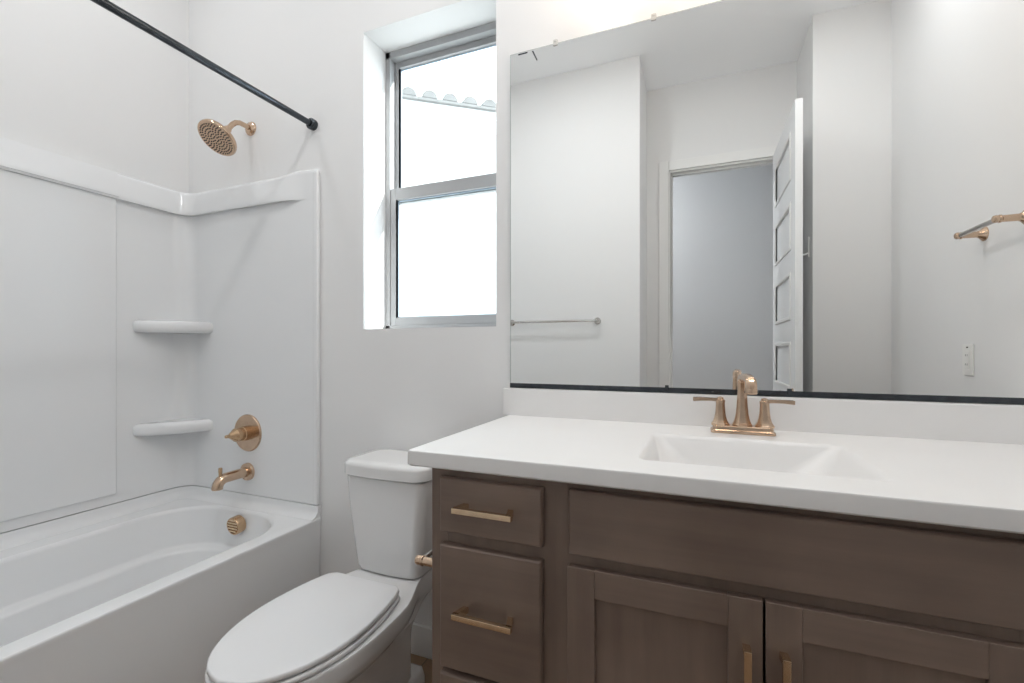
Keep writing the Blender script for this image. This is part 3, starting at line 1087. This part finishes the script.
# long towel bar on the wall opposite the mirror
tz = 1.325
tb = thing('towel_bar', (-0.94, YF, tz), 'long slim nickel towel bar on the wall opposite the mirror, seen reflected', 'towel bar')
for x in (-1.25, -0.629):
    b = bar_post(MB(), (x, YF, tz), (0, 1, 0), 0.058, 0.023, 0.010)
    b.build('post', M['chrome'], tb)
b = MB().tube([(-1.25, YF + 0.054, tz), (-0.94, YF + 0.054, tz), (-0.629, YF + 0.054, tz)], 0.0075, 16)
b.build('bar', M['chrome'], tb)

# hand towel bar on the side wall
hz = 1.556
hb = thing('hand_towel_bar', (XR, -0.675, hz), 'short gold hand towel bar with two posts, reflected in the mirror', 'towel bar')
for y in (-0.800, -0.562):
    b = bar_post(MB(), (XR, y, hz), (-1, 0, 0), 0.079, 0.026, 0.0115)
    b.build('post', M['brass'], hb)
b = MB().tube([(XR - 0.073, -0.800, hz), (XR - 0.073, -0.675, hz), (XR - 0.073, -0.562, hz)], 0.0085, 16)
b.build('bar', M['chrome'], hb)

# toilet paper holder on the vanity side
pz = 0.632
tp = thing('toilet_paper_holder', (CX0, -0.42, pz), 'empty gold toilet paper holder on the side of the vanity', 'toilet paper holder')
for y in (-0.500, -0.345):
    b = bar_post(MB(), (CX0, y, pz), (-1, 0, 0), 0.074, 0.020, 0.0108)
    b.build('post', M['brass'], tp)
b = MB().tube([(CX0 - 0.068, -0.500, pz), (CX0 - 0.068, -0.42, pz), (CX0 - 0.068, -0.345, pz)], 0.0065, 14)
b.build('roller', M['chrome'], tp)

# outlet on the side wall
oy, oz = -0.905, 1.092
ol = thing('wall_outlet', (XR, oy, oz - 0.06), 'white rectangular outlet plate on the side wall below the hand towel bar', 'outlet')
b = MB().box(XR - 0.006, XR - 0.0003, oy - 0.038, oy + 0.038, oz - 0.061, oz + 0.061, 0.0025)
pl = b.build('cover_plate', M['plastic'], ol)
b = MB().box(XR - 0.009, XR - 0.004, oy - 0.017, oy + 0.017, oz - 0.034, oz + 0.034, 0.0015)
fc = b.build('face', M['plastic'], ol)
for zz in (-0.022, 0.014):
    for sy in (-0.0065, 0.0065):
        b = MB().box(XR - 0.0095, XR - 0.0085, oy + sy - 0.001, oy + sy + 0.001, oz + zz, oz + zz + 0.008)
        b.build('slot', M['nozzle'], fc, smooth=False)
b = MB().box(XR - 0.0075, XR - 0.0055, oy - 0.005, oy + 0.005, oz + 0.046, oz + 0.051)
b.build('screw', M['nozzle'], pl, smooth=False)

# robe hook on the entry wall, behind the door edge
ky, kz = -1.775, 1.74
rh = thing('robe_hook', (EX1, ky, kz), 'pale robe hook on the shaded entry wall behind the open door', 'hook')
b = MB().box(EX1 - 0.006, EX1 - 0.0003, ky - 0.012, ky + 0.012, kz - 0.06, kz + 0.06, 0.002)
b.build('back_plate', M['plastic'], rh)
b = MB().tube([(EX1 - 0.003, ky, kz - 0.035), (EX1 - 0.025, ky, kz - 0.045), (EX1 - 0.042, ky, kz - 0.042), (EX1 - 0.048, ky, kz - 0.028)], [0.006, 0.0055, 0.0055, 0.007], 14)
b.build('prong', M['plastic'], rh)

# ================================================================== lamps
vl = thing('vanity_light', (0.1, 0, 2.36), 'three-shade gold vanity light on the wall above the mirror', 'wall lamp')
b = MB().box(-0.33, 0.53, -0.022, -0.0005, 2.395, 2.455, 0.004)
b.build('back_plate', M['brass'], vl)
for x in (-0.22, 0.10, 0.42):
    b = MB().tube([(x, -0.015, 2.425), (x, -0.07, 2.43), (x, -0.105, 2.42), (x, -0.115, 2.40)], 0.008, 14)
    a_ = b.build('arm', M['brass'], vl)
    b = MB().lathe([(0.012, 0.0), (0.030, -0.004), (0.034, -0.020), (0.044, -0.055), (0.052, -0.095), (0.055, -0.115), (0.050, -0.116), (0.02, -0.112)], (x, -0.115, 2.402), (0, 0, 1), 28)
    s_ = b.build('lamp_shade', M['shade'], vl)


def downlight(x, y, label, energy):  # all but the one over the tub are added fill lamps
    t = thing('recessed_fill_light', (x, y, ZC), label, 'ceiling lamp', 'recessed ceiling downlights')
    b = MB().lathe([(0.058, -0.0005), (0.078, -0.0005), (0.078, -0.005), (0.072, -0.008), (0.060, -0.006)], (x, y, ZC), (0, 0, 1), 36, cap=False)
    b.build('trim_ring', M['plastic'], t)
    b = MB().lathe([(0.0, -0.0010), (0.058, -0.0012), (0.058, -0.0030), (0.0, -0.0045)], (x, y, ZC), (0, 0, 1), 36, cap=False)
    b.build('lens', M['lens'], t)
    ld = bpy.data.lights.new('downlight_lamp', 'AREA')
    ld.shape = 'DISK'
    ld.size = 0.11
    ld.energy = energy
    ld.color = (0.975, 0.988, 1.0)
    lo = bpy.data.objects.new('downlight_lamp', ld)
    COL.objects.link(lo)
    lo.parent = t
    lo.location = (0, 0, -0.012)
    return t


downlight(-1.80, -0.62, 'round white recessed downlight in the ceiling over the bathtub', CAN_ENERGY * 0.34)
downlight(0.55, -0.85, 'unseen recessed downlight added as fill light before the vanity', CAN_ENERGY * 0.62)  # added lamp, out of view, fills the vanity side
downlight(-0.70, -0.80, 'unseen recessed downlight added as fill light before the toilet', CAN_ENERGY)  # added lamp, lifts toilet lid, apron and counter front
downlight(-1.05, -2.75, 'unseen recessed downlight added to brighten the hall beyond the door', CAN_ENERGY * 2.4)  # added lamp that keeps the hall from going dark

# ================================================================== outside the window
struct(MB().box(-30, 20, 0.2, 40, -0.4, -0.3).build('ground_outside', M['gravel'], smooth=False))
hs_dir = Vector((0.791, 0.612, 0)).normalized()
hs_out = Vector((hs_dir.y, -hs_dir.x, 0))                # faces the window
base = Vector((-2.05, 3.35, 0)) + Vector((0.3, 0.5, 0))
EZ = 3.95
house = thing('neighbour_house', tuple(base), 'white stucco house with a tiled eave seen through the window', 'house')


def hpt(s, o, z):
    return base + hs_dir * s + hs_out * o + Vector((0, 0, z))


def hbox(b, s0, s1, o0, o1, z0, z1):
    b.loft([[hpt(s0, o0, z0), hpt(s1, o0, z0), hpt(s1, o1, z0), hpt(s0, o1, z0)],
            [hpt(s0, o0, z1), hpt(s1, o0, z1), hpt(s1, o1, z1), hpt(s0, o1, z1)]])


b = MB()
hbox(b, -4, 9, -6, -0.35, -0.3, EZ - 0.12)
b.build('house_wall', M['stucco'], house, smooth=False)
b = MB()
hbox(b, -4.3, 9.3, -0.40, 0.0, EZ - 0.14, EZ - 0.02)
b.build('fascia', M['stucco'], house, smooth=False)
b = MB()
hbox(b, -4.3, 9.3, 0.0, 0.05, EZ - 0.035, EZ - 0.005)
b.build('gutter', M['gutter'], house, smooth=False)
for i in range(36):
    s0 = -4.2 + 0.23 * i
    b = MB()
    r = 0.085
    rings = []
    for (o, z) in ((0.05, EZ), (-0.30, EZ + 0.10)):
        ring = []
        for k in range(9):
            a = PI * k / 8
            ring.append(hpt(s0 + 0.1 + r * math.cos(a), o, z + r * math.sin(a)))
        rings.append(ring)
    b.loft(rings)
    b.build('roof_tile', M['clay'], house)
b = MB()
b.loft([[hpt(-4.3, 0.03, EZ - 0.02), hpt(9.3, 0.03, EZ - 0.02), hpt(9.3, 0.03, EZ), hpt(-4.3, 0.03, EZ)],
        [hpt(-4.3, -3.0, EZ + 0.78), hpt(9.3, -3.0, EZ + 0.78), hpt(9.3, -3.0, EZ + 0.8), hpt(-4.3, -3.0, EZ + 0.8)]])
b.build('roof', M['stucco'], house, smooth=False)
